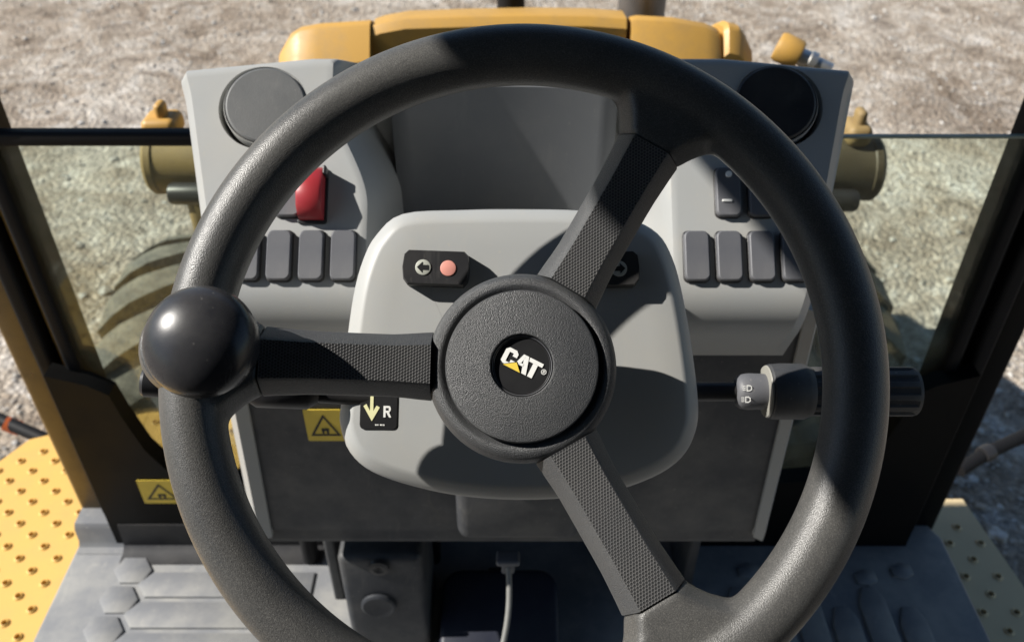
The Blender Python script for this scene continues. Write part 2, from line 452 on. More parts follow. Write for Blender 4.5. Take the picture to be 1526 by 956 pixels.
# lower windscreen panes
GT = at_y(100, 205, 0.92).z
for s in (-1, 1):
    nm = 'left' if s < 0 else 'right'
    w = thing('lower_windscreen', (0.42*s, 0.92, FLOOR+0.1),
              'green tinted dusty glass pane with black top seal, left of the dash' if s < 0 else
              'green tinted glass pane with bare top edge, right of the dash', 'window')
    x0, x1 = 0.20, 0.602
    pts = [(x0, FLOOR+0.10), (x1, FLOOR+0.10), (x1, GT), (x0, GT)]
    g = MB().loft([[Vector((x*s, yy, z)) for x, z in pts] for yy in (0.917, 0.922)])
    g.build('pane', M['glass'], w)
    if s > 0:
        MB().box((0.401, 0.9195, GT+0.0018), (0.40, 0.006, 0.0030)).build('polished_edge', M['glassedge'], w)
    if s < 0:
        MB().box((-0.41, 0.9195, GT+0.001), (0.42, 0.018, 0.017), r=0.004).build('top_seal', M['rubber'], w)

# ------------------------------------------------------------------ floor mat
fm = thing('floor_mat', (0, 0.75, FLOOR), 'grey rubber floor mat with raised hexagons and ribs', 'floor mat')
mb = MB()
outl = [(-0.70, -0.9), (0.70, -0.9), (0.70, 0.90), (0.64, 1.02), (-0.64, 1.02), (-0.70, 0.90)]
mb.slab(ccw(outl), Matrix.Translation((0, 0, FLOOR)), -0.03, 0.0, 0.006)
mb.build('mat_sheet', M['mat'], fm)
# upturned front lips of the mat at the post feet
for s in (-1, 1):
    lp = MB()
    if s > 0: continue
    prof = [(0, 0.001), (0.012, 0.002), (0.018, 0.010), (0.020, 0.036), (0.026, 0.044), (0.06, 0.044), (0.06, 0.0)]
    x0, x1 = (0.695, 0.60)
    lp.loft([[Vector((x*s, 0.868+y, FLOOR+z)) for y, z in prof] for x in (0.695, 0.690, 0.625, 0.62)])
    lp.build('mat_lip', M['mat'], fm)
    lp = MB()
    prof = [(0, 0.001), (0.02, 0.003), (0.03, 0.01), (0.034, 0.055), (0.05, 0.055), (0.05, 0.0)]
    lp.loft([[Vector((x*s, 0.848+y, FLOOR+z)) for y, z in prof] for x in (0.62, 0.30)])
    lp.build('mat_upstand', M['black'], fm)
def hexpad(cx, cy, lx, ly, skew=0.0):
    # elongated hexagon, points along x
    return [(cx+dx*lx+dy*skew, cy+dy*ly) for dx, dy in ((-0.5, 0), (-0.28, -0.5), (0.28, -0.5), (0.5, 0), (0.28, 0.5), (-0.28, 0.5))]
T0 = Matrix.Translation((0, 0, FLOOR))
pad = MB().slab(ccw(hexpad(0, 0, 0.060, 0.047, -0.008)), Matrix.Identity(4), -0.002, 0.004, 0.0025, 2).mesh('hexagon_pad', M['mat'])
bar_pts = [(-0.0, 0.0), (0.018, -0.0225), (0.27, -0.0225), (0.27, 0.0225), (0.018, 0.0225)]
bar = MB().slab(ccw(bar_pts), Matrix.Identity(4), -0.002, 0.0045, 0.003, 2).mesh('tread_rib', M['mat'])
for i in range(11):
    y = 0.836 - i*0.0528; xo = -0.593 - 0.004*min(i, 4)
    link_mesh('hexagon_pad', pad, fm, Matrix.Translation((xo, y, FLOOR)))
    if i: link_mesh('tread_rib', bar, fm, Matrix.Translation((xo+0.020, y+0.0264, FLOOR)))
rib2_pts = [(-0.021, 0.0), (-0.009, 0.03), (0.012, 0.03), (0.021, 0.008), (0.021, -0.34), (-0.021, -0.34)]
rib2 = MB().slab(ccw(rib2_pts), Matrix.Identity(4), -0.002, 0.005, 0.003, 2).mesh('tread_rib', M['mat'])
for i in range(6):
    link_mesh('tread_rib', rib2, fm, Matrix.Translation((0.345+i*0.05, 0.775-(i % 2)*0.035, FLOOR)))
    if i < 5: link_mesh('hexagon_pad', pad, fm, Matrix.Translation((0.37+i*0.06, 0.835-(i % 2)*0.012, FLOOR)) @ Matrix.Rotation(R_(90), 4, 'Z') @ Matrix.Diagonal((0.5, 0.7, 1, 1)))

# ------------------------------------------------------------------ perforated yellow steps
def dimple_mesh(mat='ystep'):
    b = MB(); seg = 12
    prof = [(0.0084, 0.0), (0.0072, 0.0018), (0.0058, 0.0032), (0.0050, 0.0034), (0.0045, 0.0026), (0.0043, -0.004)]
    rings = [[Vector((r*math.cos(2*math.pi*j/seg), r*math.sin(2*math.pi*j/seg), z)) for j in range(seg)] for r, z in prof]
    b.loft(rings, cap0=False, cap1=False)
    return b.mesh('grip_dimple', M[mat], sharp=60)
DIM = {'ystep': dimple_mesh(), 'tan': dimple_mesh('tan')}
def inside(poly, x, y, m=0.0):
    n = len(poly); r = True
    for i in range(n):
        a, b = Vector(poly[i-1]), Vector(poly[i]); e = (b-a).normalized()
        if e.x*(y-a.y)-e.y*(x-a.x) < m: return False
    return r
def step_plate(name, poly, z, label, px, py, off, group, mat='ystep'):
    poly = ccw(poly); cx = sum(p.x for p in poly)/len(poly); cy = sum(p.y for p in poly)/len(poly)
    t = thing(name, (cx, cy, z), label, 'step', group)
    # plate with real holes: triangulated between outline and hole circles
    holes = []
    x0 = min(p.x for p in poly); x1 = max(p.x for p in poly); y0 = min(p.y for p in poly); y1 = max(p.y for p in poly)
    j = 0; y = y1-off[1]
    while y > y0:
        x = x0 + off[0] + (px/2 if j % 2 else 0)
        while x < x1:
            if inside(poly, x, y, 0.014): holes.append((x, y))
            x += px
        y -= py/2; j += 1
    loops = [[(p.x, p.y) for p in poly]] + [circle(0.0081, 12, *h) for h in holes]
    V2, E2 = [], []
    for lp in loops:
        k0 = len(V2); n = len(lp)
        V2 += [Vector(p) for p in lp]; E2 += [(k0+i, k0+(i+1) % n) for i in range(n)]
    ov, oe, of = delaunay_2d_cdt(V2, E2, [], 0, 1e-6)[:3]
    keep = []
    for f in of:
        c_ = sum((ov[i] for i in f), Vector((0, 0)))/len(f)
        if not any((c_-Vector(h)).length < 0.0078 for h in holes): keep.append(list(f))
    me = bpy.data.meshes.new('plate'); me.from_pydata([(p.x-cx, p.y-cy, 0.0) for p in ov], [], keep)
    me.materials.append(M[mat])
    link_mesh('plate', me, t, WM[t])
    for h in holes: link_mesh('grip_dimple', DIM[mat], t, Matrix.Translation((h[0], h[1], z)))
    # folded edge flange and dark tray under the holes
    n = len(poly); fl = MB()
    fl.loft([[Vector((p.x, p.y, z+d)) for p in poly] for d in (-0.0005, -0.05)], cap0=False, cap1=False)
    fl.build('edge_flange', M[mat], t)
    tr = MB().loft([[Vector((cx+(p.x-cx)*0.97, cy+(p.y-cy)*0.97, z+d)) for p in poly] for d in (-0.045, -0.05)])
    tr.build('under_tray', M['rubber'], t)
    return len(holes)
n1 = step_plate('access_step', [(-0.712, 0.10), (-0.712, 1.24), (-0.915, 1.165), (-1.06, 0.90), (-1.06, 0.10)], FLOOR-0.045,
           'bright yellow sunlit step plate with rows of raised grip holes, left', 0.062, 0.048, (0.030, 0.035), 'perforated yellow steps')
n2 = step_plate('access_step', [(0.712, 0.10), (0.712, 1.02), (0.795, 1.02), (0.825, 0.80), (0.86, 0.10)], FLOOR-0.045,
           'tan yellow shaded step plate with small grip holes, right of the floor mat', 0.052, 0.066, (0.022, 0.03), 'perforated yellow steps', 'tan')
print('holes', n1, n2)
# inner piece of yellow deck seen through the left pane
n3 = step_plate('access_step', [(-0.711, 1.0), (-0.50, 1.0), (-0.50, 1.24), (-0.711, 1.24)], FLOOR-0.045,
           'small yellow grip plate seen through the lower left window', 0.062, 0.048, (0.02, 0.03), 'perforated yellow steps')

# ------------------------------------------------------------------ tyres in front
def tyre(x, y, label, mirror):
    RT, W = 0.50, 0.42; K = 0.50/0.56
    t = thing('front_wheel', (x, y, 0.0), label, 'wheel', 'front wheels beside the hood')
    Mx = Matrix.Translation((x, y, RT)) @ Matrix.Rotation(R_(90), 4, 'Y')
    prof = [(r*K, z) for r, z in [(0.30, -0.17), (0.36, -0.205), (0.45, -0.215), (0.505, -0.20), (0.528, -0.165), (0.535, 0), (0.528, 0.165), (0.505, 0.20), (0.45, 0.215), (0.36, 0.205), (0.30, 0.17)]]
    MB().lathe(prof, Mx, 72).build('tyre', M['tyre'], t, sharp=50)
    rp = [(r*K, z) for r, z in [(0.02, -0.05), (0.10, -0.06), (0.22, -0.05), (0.28, -0.15), (0.31, -0.165), (0.31, 0.165), (0.28, 0.15), (0.22, 0.03), (0.02, 0.03)]]
    MB().lathe(rp, Mx, 48).build('rim', M['yellow'], t)
    # curved lugs: alternate sides, from the centre line to the shoulder
    for side in (-1, 1):
        lug = MB(); rings = []
        for k in range(7):
            u = k/6.0; w = side*(0.005 + 0.205*u); ang = -0.20*u - 0.08*u*u
            rr = 0.528*K - (0.03*max(0, u-0.75)/0.25)
            half = 0.036 + 0.012*u
            ring = []
            for da, h in ((-half*1.25, 0.0), (-half, 0.034), (half, 0.034), (half*1.25, 0.0)):
                A = ang + da/RT; ring.append(Vector((w, (rr+h-0.004)*math.sin(A), (rr+h-0.004)*math.cos(A))))
            rings.append(ring)
        lug.loft(rings); me = lug.mesh('tread_lug', M['tyre'], sharp=40)
        for k in range(22):
            a = 2*math.pi*(k+(0.5 if side > 0 else 0))/22
            link_mesh('tread_lug', me, t, Matrix.Translation((x, y, RT)) @ Matrix.Rotation(-a, 4, 'X'))
    return t
tyre(-0.75, 1.75, 'dusty lugged tyre seen through the left glass pane', 1)
tyre(0.69, 1.75, 'shaded lugged tyre seen through the right glass pane', -1)

# ------------------------------------------------------------------ engine hood with stacks
HZ = CZ - 0.505
hood = thing('engine_hood', (0.0, 1.3, HZ-0.5), 'yellow engine hood with chamfered corners beyond the dash', 'hood')
def hp(px, py, y): p = at_y(px, py, y); return Vector((p.x, p.y, p.z))
def hood_panel(name, top, bot_z, y0, y1, bev=0.018, parent=hood, mat='yellow', drop_front=0.12):
    """prism along +Y: top is a list of (x, z) at the rear edge; rounded rear edge, sinking to the front"""
    rings = []
    pr = [(0.0, bev*1.5), (bev*1.0, bev*0.28), (bev*1.25, bev*0.07), (bev*1.7, 0.0), (0.07, 0.008), (0.13, 0.035), (0.2, 0.072), (y1-y0, 0.072+0.40*(y1-y0-0.2))]
    base = [(top[-1][0], bot_z), (top[0][0], bot_z)]
    for dy, dz in pr:
        rings.append([Vector((x, y0+dy, z-dz)) for x, z in top] + [Vector((x, y0+dy, z)) for x, z in base])
    return MB().loft(rings).build(name, M[mat], parent, sharp=28)
Y0 = 1.27
def hz(px, py): 
    p = at_y(px, py, Y0); return (p.x, p.z)
BZ = HZ - 0.85
def tops(lst): return [hz(*p) for p in lst]
hood_panel('left_panel', tops([(408, 96), (424, 68), (440, 58), (468, 53), (546, 48)]), BZ, Y0, Y0+1.6, 0.030)
hood_panel('centre_panel', tops([(547, 54), (562, 49), (600, 42), (690, 39), (790, 37), (880, 38), (938, 42)]), BZ, Y0+0.030, Y0+1.6, 0.008)
hood_panel('right_panel', tops([(945, 44), (954, 42), (1010, 45), (1060, 54), (1078, 62), (1083, 68)]), BZ, Y0+0.004, Y0+1.6, 0.030)
hood_panel('end_panel', tops([(1088, 60), (1096, 54), (1112, 58), (1121, 70), (1131, 94)]), BZ, Y0+0.02, Y0+1.5, 0.022)
MB().box((0.02, Y0+0.8, BZ-0.12), (0.62, 1.5, 0.5)).build('inner_body', M['rubber'], hood)
def stack(px0, px1, py, y, name, mat, label, cat, h):
    a = at_y(px0, py, y); b = at_y(px1, py, y); r = (b.x-a.x)/2; c = (a+b)/2
    t = thing(name, (c.x, c.y, c.z-0.06), label, cat)
    MB().lathe([(r, -0.06), (r, h), (r*0.9, h+0.004), (r*0.86, h), (r*0.86, h-0.2)], Matrix.Translation(c), 40).build('pipe', M[mat], t)
    MB().lathe([(r*1.5, -0.05), (r*1.5, -0.03), (r*1.05, -0.02)], Matrix.Translation(c), 40).build('collar', M[mat], t)
stack(741, 782, 14, 1.62, 'intake_pipe', 'rubber', 'thin black pipe rising from the hood at top centre', 'pipe', 0.35)
stack(920, 990, 24, 1.70, 'exhaust_stack', 'exhaust', 'thick grey exhaust stack rising from the hood', 'exhaust stack', 0.5)

# yellow pivot housings beside the dash
def pivot(px, py, s, label):
    c = at_d(px, py, 1.28); t = thing('pivot_housing', (c.x, c.y, c.z-0.12), label, 'housing', 'pivot housings either side of the dash')
    MX = Matrix.Translation(c) @ Matrix.Rotation(R_(90)*s, 4, 'Y')
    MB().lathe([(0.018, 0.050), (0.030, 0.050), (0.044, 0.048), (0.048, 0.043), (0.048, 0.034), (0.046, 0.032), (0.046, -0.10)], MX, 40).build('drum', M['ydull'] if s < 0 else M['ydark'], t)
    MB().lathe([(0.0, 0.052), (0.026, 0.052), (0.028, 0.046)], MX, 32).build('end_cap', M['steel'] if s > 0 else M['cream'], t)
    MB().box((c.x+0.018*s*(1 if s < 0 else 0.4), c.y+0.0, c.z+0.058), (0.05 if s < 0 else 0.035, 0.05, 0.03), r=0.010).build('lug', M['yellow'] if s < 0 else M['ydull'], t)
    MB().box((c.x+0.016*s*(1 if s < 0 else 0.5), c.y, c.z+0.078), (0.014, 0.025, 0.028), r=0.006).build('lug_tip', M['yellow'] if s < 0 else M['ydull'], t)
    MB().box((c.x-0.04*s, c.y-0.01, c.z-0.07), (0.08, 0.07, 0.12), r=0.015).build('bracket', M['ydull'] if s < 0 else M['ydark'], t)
    MB().lathe([(0.0, 0.0), (0.014, 0.002), (0.016, 0.006), (0.016, 0.07)], Matrix.Translation(c+Vector((0.01*s, -0.06, -0.02))) @ Matrix.Rotation(R_(-90)*s, 4, 'Y'), 24).build('plug', M['black'], t)
    return t
pivot(276, 240, -1, 'yellow round pivot housing with pale cap behind the left glass')
pivot(1254, 250, 1, 'dull yellow round pivot housing behind the right glass')
# hydraulic coupling at the right of the hood
c = at_y(1184, 80, 1.30)
hc = thing('hydraulic_coupling', (c.x, c.y, c.z-0.06), 'yellow barrel with bright chrome fitting right of the hood', 'coupling')
ax = axis_matrix(c, (0.8, -0.30, -0.28))
MB().lathe([(0.0, -0.030), (0.020, -0.029), (0.0225, -0.024), (0.0225, 0.005), (0.020, 0.009), (0.0, 0.010)], ax, 28).build('barrel', M['yellow'], hc)
MB().lathe([(0.013, 0.008), (0.013, 0.022), (0.0155, 0.024), (0.0155, 0.034), (0.011, 0.036), (0.011, 0.06), (0.0, 0.06)], ax, 20).build('fitting', M['steel'], hc)
MB().tube([c+Vector((0.02, 0.0, -0.03)), c+Vector((0.0, 0.05, -0.12)), c+Vector((-0.05, 0.1, -0.3))], 0.014).build('hose', M['rubber'], hc)

# ------------------------------------------------------------------ dashboard
TILT = 48.0
DF = Frame(at_y(763, 380, 0.62), TILT)                       # plane of the switch face
dash = thing('dashboard', (0, 0.75, FLOOR+0.25), 'light grey dashboard with switch rows, round vents and hollow centre', 'dashboard')
xl_t = DF.px(258, 105)[0]; xr_t = DF.px(1285, 100)[0]
xl_b = DF.px(305, 440)[0]; xr_b = DF.px(1222, 440)[0]
v_top = DF.px(763, 82)[1]; v_bot = DF.px(763, 432)[1]
def dash_body():
    # profile across the face: list of (v, h) in the DF frame (h outward), then to the back
    prof = []
    yb = 0.10
    rt, rb = 0.010, 0.045
    prof.append((v_top-0.02, -0.13)); prof.append((v_top-0.002, -0.09)); prof.append((v_top, -0.03))
    for k in range(5):
        a = math.pi/2*k/4; prof.append((v_top - rt*(1-math.sin(math.pi/2-a)), -rt+rt*math.sin(a)))
    for k in range(1, 72): prof.append((v_top-rt + (v_bot+0.01-(v_top-rt))*k/72, 0.0))
    # rolls under at the bottom, then a short recessed band
    for k in range(1, 8):
        a = R_(74)*k/7; prof.append((v_bot+0.01-rb*math.sin(a), -rb*(1-math.cos(a))))
    e = prof[-1]
    prof.append((e[0]-0.012, e[1]-0.043)); prof.append((e[0]-0.0115, e[1]-0.046)); prof.append((e[0]+0.010, e[1]-0.066)); prof.append((e[0]+0.03, -0.13))
    bl_, br_ = DF.px(543, 330)[0], DF.px(1002, 330)[0]
    grid = []
    ends = [0, 0.0025, 0.005, 0.0075, 0.0096, 0.0105, 0.0115, 0.014]
    # columns follow the hollow's edges: outer end -> left lip -> right lip -> outer end
    cols = [('L', e) for e in ends] + [('l', q/40) for q in range(1, 41)] + [('m', q/90) for q in range(1, 90)] + [('r', q/40) for q in range(40)] + [('R', e) for e in reversed(ends)]
    for tag_, q in cols:
        row = []
        for v, h in prof:
            k = (v_top-v)/(v_top-v_bot)
            xl = xl_t+(xl_b-xl_t)*k; xr = xr_t+(xr_b-xr_t)*k
            left = bl_ + 0.002 - 0.034*sstep(0.66, 0.16, k); right = br_ - 0.030*sstep(0.5, 0.1, k)
            x = {'L': xl+q, 'R': xr-q, 'l': xl+0.014+(left-xl-0.014)*q, 'm': left+(right-left)*q, 'r': right+(xr-0.014-right)*q}[tag_]
            edge = min(x-xl, xr-x); ck = max(0.0, 1-edge/0.0105)
            hh = h
            if h > -0.05: hh = h - 0.016*ck
            mid = (x-(xl+xr)/2)/((xr-xl)/2)
            v2 = v - 0.0125*sstep(0.2, 0.0, k)*max(0, abs(mid)-0.60)/0.40
            m = sstep(left-0.001, left+0.020, x)*sstep(right+0.001, right-0.026, x)
            m *= 1-sstep(0.98, 1.12, k)
            p_ = DF.w(x, v2, hh)
            if h > -0.05 or k < 0.1:
                yt = 0.785 + 0.03*max(0, min(1, k)) + 0.35*max(0, -h-0.012)*(1 if k < 0.1 else 0)
                p_.y += (max(yt, p_.y)-p_.y)*m; p_.z -= m*(0.014*(1-max(0, min(1, k))) + 0.10*max(0, min(1, k)))
            row.append(p_)
        grid.append(row)
    mb = MB().loft([r for r in grid])
    return mb
body = dash_body().build('dash_body', M['gray'], dash, sharp=40)
# gently curved slate insert in the hollow, darkened to stand for its shade
ins = MB(); rings = []
for i in range(25):
    t = i/24; x = -0.1145 + 0.214*t; bow = 0.010*(1-(2*t-1)**2)
    e = 0.004 if i in (0, 24) else 0.0
    rings.append([Vector((x, 0.768+bow+dy, CZ+z)) for dy, z in ((e, -0.330), (e, -0.40), (e, -0.52), (0.035, -0.52), (0.012, -0.318))])
ins.loft(rings); ins.build('shade_insert', M['slate'], dash, sharp=30)
# round vent wells cut into the pods
VENTS = [((391, 160), 0.0385), ((1161, 157), 0.0385)]
cutter = MB()
for (vx, vy), vr in VENTS:
    a, b = DF.px(vx, vy)
    cutter.lathe([(vr-0.003, -0.018), (vr, 0.0), (vr+0.0015, 0.05)], DF.M(a, b), 64)
cut = cutter.build('cutter', None)
md = body.modifiers.new('cut', 'BOOLEAN'); md.operation = 'DIFFERENCE'; md.solver = 'EXACT'; md.use_self = True; md.object = cut
apply_modifiers(body); drop(cut)
body.data.set_sharp_from_angle(angle=R_(35))
for k, ((vx, vy), vr) in enumerate(VENTS):
    a, b = DF.px(vx+(5 if k == 0 else -5), vy-3, 0.004)
    rot = DF.M(a, b, 0.001) @ Matrix.Rotation(R_(5 if k == 0 else -5), 4, 'Y')
    d = MB().lathe([(0.0345, -0.012), (0.0350, 0.0), (0.0346, 0.003), (0.033, 0.0042), (0.0, 0.0048)], rot, 64).build('air_vent', M['vent'] if k == 0 else M['black'], dash)  # right disc blackened to stand for a shaded open vent
    ring = MB().lathe([(0.0368, -0.014), (0.0368, 0.0005), (0.0362, 0.0018), (0.0352, 0.0008), (0.0352, -0.014)], rot, 64).build('vent_ring', M['gray'], d)
# rocker switches
def switch_meshes():
    bz = MB().slab(rrect(0.0228, 0.0455, 0.005), Matrix.Identity(4), -0.002, 0.002, 0.0012, 3).mesh('bezel', M['black'])
    cp = MB()
    rings = []
    for s, h in ((1.0, 0.001), (1.0, 0.0042), (0.965, 0.0058), (0.90, 0.0064)):
        o = [(x, y*(1-0.045*(x/0.0105)**2)) for x, y in rrect(0.0208*s, 0.0440*(1-(1-s)*0.6), 0.0042, 6)]
        rings.append([Vector((x, y, h + 0.0)) for x, y in o])
    cp.loft(rings)
    cap = cp.mesh('switch_cap', M['switch'], sharp=30)
    return bz, cap
BZ_, CAP = switch_meshes()
def switch(px, py, cap=CAP, label=None, rot=0.0):
    a, b = DF.px(px, py, 0.004)
    o = link_mesh('switch_bezel', BZ_, dash, DF.M(a, b, 0, rot)); c = link_mesh('switch_cap', cap, o, DF.M(a, b, 0, rot))
    if label: o['label'] = label
    return o
for x in (368, 415.5, 463.5, 511): switch(x, 380)
for x in (1038.5, 1087, 1135.5, 1184): switch(x, 381)
switch(430, 286); 
s = switch(1085, 286, label='black switch with small white marks')
a, b = DF.px(1085, 297, 0.010)
MB().slab(rrect(0.0085, 0.0022, 0.0008), DF.M(a, b, 0.0), 0.0055, 0.0078, 0.0003, 1).build('switch_mark', M['white'], s)
a, b = DF.px(1087, 258, 0.010)
MB().slab(rrect(0.005, 0.005, 0.002), DF.M(a, b, 0.0), 0.006, 0.0088, 0.0003, 1).build('switch_mark', M['white'], s)
switch(1134, 286)
# red guarded switch
a, b = DF.px(463, 287, 0.010)
RM = DF.M(a, b, 0, R_(0))
rg = MB(); sec = []
for x in (-0.0105, -0.0085, 0.0085, 0.0105):
    k = 0.0015 if abs(x) > 0.009 else 0.0
    sec.append([RM @ Vector((x, y, z-k if z > 0.002 else z)) for y, z in ((0.024, 0.0), (0.024, 0.006), (0.018, 0.016), (0.000, 0.022), (-0.013, 0.019), (-0.020, 0.012), (-0.022, 0.004), (-0.022, 0.0))])
rg.loft(sec); rgo = rg.build('switch_guard', M['red'], dash, sharp=42); rgo['label'] = 'red flip guard over a switch'
MB().slab(rrect(0.0255, 0.05, 0.003), RM, -0.001, 0.0025, 0.001, 2).build('guard_base', M['black'], rgo)
MB().box((0.0118, 0.019, 0.008), (0.003, 0.008, 0.014), RM, r=0.001).build('guard_hinge', M['black'], rgo)

# lower dash panel (charcoal) with light side trims
LY = 0.672
def lp(px, py, y=LY): return at_y(px, py, y)
lowz0 = lp(763, 812).z; lowz1 = lp(763, 505).z
lw = MB()
xb0, xb1 = lp(398, 800).x, lp(1128, 800).x; xt0, xt1 = lp(345, 520).x, lp(1195, 520).x
rings = []
prof = [(lowz1+0.02, 0.0), (lowz1, 0.0), (lowz0+0.035, 0.0), (lowz0+0.022, 0.004), (lowz0+0.012, 0.002), (lowz0+0.003, 0.004), (lowz0, 0.010), (lowz0, 0.16), (lowz1+0.02, 0.16)]
for t in [i/12 for i in range(13)]:
    ring = []
    for z, dy in prof:
        k = (z-lowz0)/(lowz1-lowz0); xa = xb0+(xt0-xb0)*k; xc = xb1+(xt1-xb1)*k
        ring.append(Vector((xa+(xc-xa)*t, LY+dy, z)))
    rings.append(ring)
lw.loft(rings); lower = lw.build('lower_panel', M['dgray'], dash, sharp=35)
for s, (pt, pb) in ((-1, ((352, 560), (398, 800))), (1, ((1212, 460), (1130, 800)))):
    A = lp(*pt, LY-0.004); B = lp(*pb, LY-0.004)
    w = 0.016 if s < 0 else 0.009
    tr = MB().loft([[Vector((p.x+dx*s, p.y+dy, p.z)) for dx, dy in ((-0.006, 0.0), (w*0.4, -0.006), (w, 0.004), (w+0.01, 0.10), (-0.006, 0.10))] for p in (A, A.lerp(B, 0.5), B)])
    tr.build('side_trim', M['gray'], dash, sharp=30)
# pedestal sides down to the floor and the housing behind the switch face
for sx in (-1, 1):
    MB().box((sx*0.262, 0.885, (FLOOR+lowz0)/2+0.02), (0.016, 0.20, lowz0-FLOOR+0.06), r=0.004).build('pedestal_side', M['dgray'], dash)
hs_ = [(0.835, CZ-0.365), (0.86, CZ-0.38), (0.95, CZ-0.43), (0.95, lowz0+0.02), (0.835, lowz0+0.01)]
MB().loft([[Vector((x, y, z)) for y, z in hs_] for x in (-0.245, -0.24, 0.24, 0.245)]).build('rear_housing', M['dgray'], dash, sharp=30)
# warning label on the lower panel
def warning(px, py, y, w, h, parent, nm='warning_sticker', lab=None, face=None):
    c = at_y(px, py, y); m = Matrix.Translation(c) @ Matrix.Rotation(R_(90), 4, 'X')
    o = MB().slab(rrect(w, h, 0.002), m, 0.0, 0.0008, 0.0002, 1).build(nm, M['yprint'], parent)
    if lab: o['label'] = lab
    tri = [Vector((0, 0.36*h)), Vector((-0.40*w, -0.32*h)), Vector((0.40*w, -0.32*h))]
    k = 0.76; cen = sum(tri, Vector((0, 0)))/3
    t2 = [cen+(p-cen)*k for p in tri]; b = MB()
    for i in range(3):
        j = (i+1) % 3
        b.add([m @ Vector((*tri[i], 0.0013)), m @ Vector((*tri[j], 0.0013)), m @ Vector((*t2[j], 0.0013)), m @ Vector((*t2[i], 0.0013))], [[0, 1, 2, 3]])
    for dx, dy, sx, sy in ((0, -0.12*h, 0.10*w, 0.04*h), (-0.06*w, -0.2*h, 0.03*w, 0.05*h), (0.06*w, -0.2*h, 0.03*w, 0.05*h)):
        b.add([m @ Vector((dx+q*sx, dy+r*sy, 0.0013)) for q, r in ((-1, -1), (1, -1), (1, 1), (-1, 1))], [[0, 1, 2, 3]])
    b.build('warning_triangle', M['bprint'], o, sharp=None)
    return o
warning(484, 633, LY-0.001, 0.041, 0.047, dash, lab='yellow warning sticker with black triangle')
warning(240, 732, 0.883, 0.062, 0.052, cab, lab='yellow warning sticker on the black sill')

# ------------------------------------------------------------------ steering column cover
CF = Frame(at_d(778, 530, 0.60), 42)
cover = thing('steering_column_cover', CF.w(0, -0.05, -0.08), 'pale grey rounded column cover with indicator lamps behind the wheel hub', 'column cover')
opx = [(600, 318), (690, 312), (780, 311), (865, 313), (935, 324), (980, 347), (1003, 385), (1018, 440), (1032, 520), (1041, 600), (1037, 643), (1016, 682), (972, 712), (900, 735), (800, 745), (700, 741), (620, 726), (556, 704), (521, 674), (506, 632), (508, 595), (515, 520), (526, 440), (540, 388), (560, 350)]
outl = smooth_loop([CF.px(x, y, -0.012) for x, y in opx], 4)
def offset_loop(P, d):
    n = len(P); out = []
    for i in range(n):
        t = ((P[i]-P[i-1]).normalized()+(P[(i+1) % n]-P[i]).normalized()).normalized()
        out.append(P[i]-Vector((t.y, -t.x))*d)
    return out
cv = MB(); rings = []
for d, h in ((0.012, -0.055), (0.004, -0.03), (0.0, -0.016), (0.0007, -0.0105), (0.0024, -0.0072), (0.0055, -0.0040), (0.0085, -0.0016), (0.0105, -0.0004), (0.0125, 0.0), (0.03, 0.0004)):
    rings.append([CF.w(p.x, p.y, h) for p in offset_loop(outl, d)])
cv.loft(rings)
cv.build('cover_shell', M['gray'], cover, sharp=50)
# neck joining cover and dashboard, and the shroud below
a0 = at_d(690, 745, 0.665); a1 = at_d(872, 745, 0.665)
nk = MB().loft([[CF.w(x, v, h) for x, v in rrect(0.16, 0.19, 0.03)] for h in (-0.05, -0.22)])
nk.build('neck', M['gray'], cover)
c = at_y(772, 765, LY-0.02)
MB().box((c.x, c.y+0.02, c.z+0.02), (0.140, 0.075, 0.10), r=0.014).build('shroud', M['dgray'], cover)
# indicator pods
def indicator(px, py, flip):
    a, b = CF.px(px, py, 0.008); m = CF.M(a, b, 0, R_(-2 if not flip else 2))
    w, h = 0.046, 0.024
    o = MB(); ol = [(-w/2+0.001, -h/2+0.004), (-w/2+0.004, -h/2), (w/2-0.004, -h/2), (w/2-0.001, -h/2+0.004), (w/2, 0), (w/2-0.001, h/2-0.003), (w/2-0.004, h/2), (-w/2+0.004, h/2), (-w/2+0.001, h/2-0.003), (-w/2, 0)]
    rings = [[m @ Vector((x, y, 0)) for x, y in ol], [m @ Vector((x, y, 0.010)) for x, y in ol], [m @ Vector((x*0.97, y*0.93+0.0004, 0.012)) for x, y in ol]]
    ob = o.loft(rings).build('indicator_lamp', M['black'], cover, sharp=30)
    sgn = -1 if not flip else 1
    l1 = MB().slab(circle(0.0054, 28, 0.0085*sgn, 0), m, 0.010, 0.0128, 0.0006, 2).build('arrow_lens', M['lampclear'], ob)
    ar = [(-0.0042, 0), (-0.0006, -0.0036), (-0.0006, -0.0016), (0.0036, -0.0016), (0.0036, 0.0016), (-0.0006, 0.0016), (-0.0006, 0.0036)]
    MB().loft([[m @ Vector((0.0085 - x if flip else x - 0.0085, y, z)) for x, y in ar] for z in (0.0122, 0.0132)]).build('arrow', M['bprint'], l1, sharp=30)
    MB().slab(circle(0.0054, 28, -0.0085*sgn, 0), m, 0.010, 0.0128, 0.0006, 2).build('red_lens' if not flip else 'side_lens', M['lampred'] if not flip else M['lampclear'], ob)
    return ob
indicator(650, 400, False)
indicator(903, 402, True)
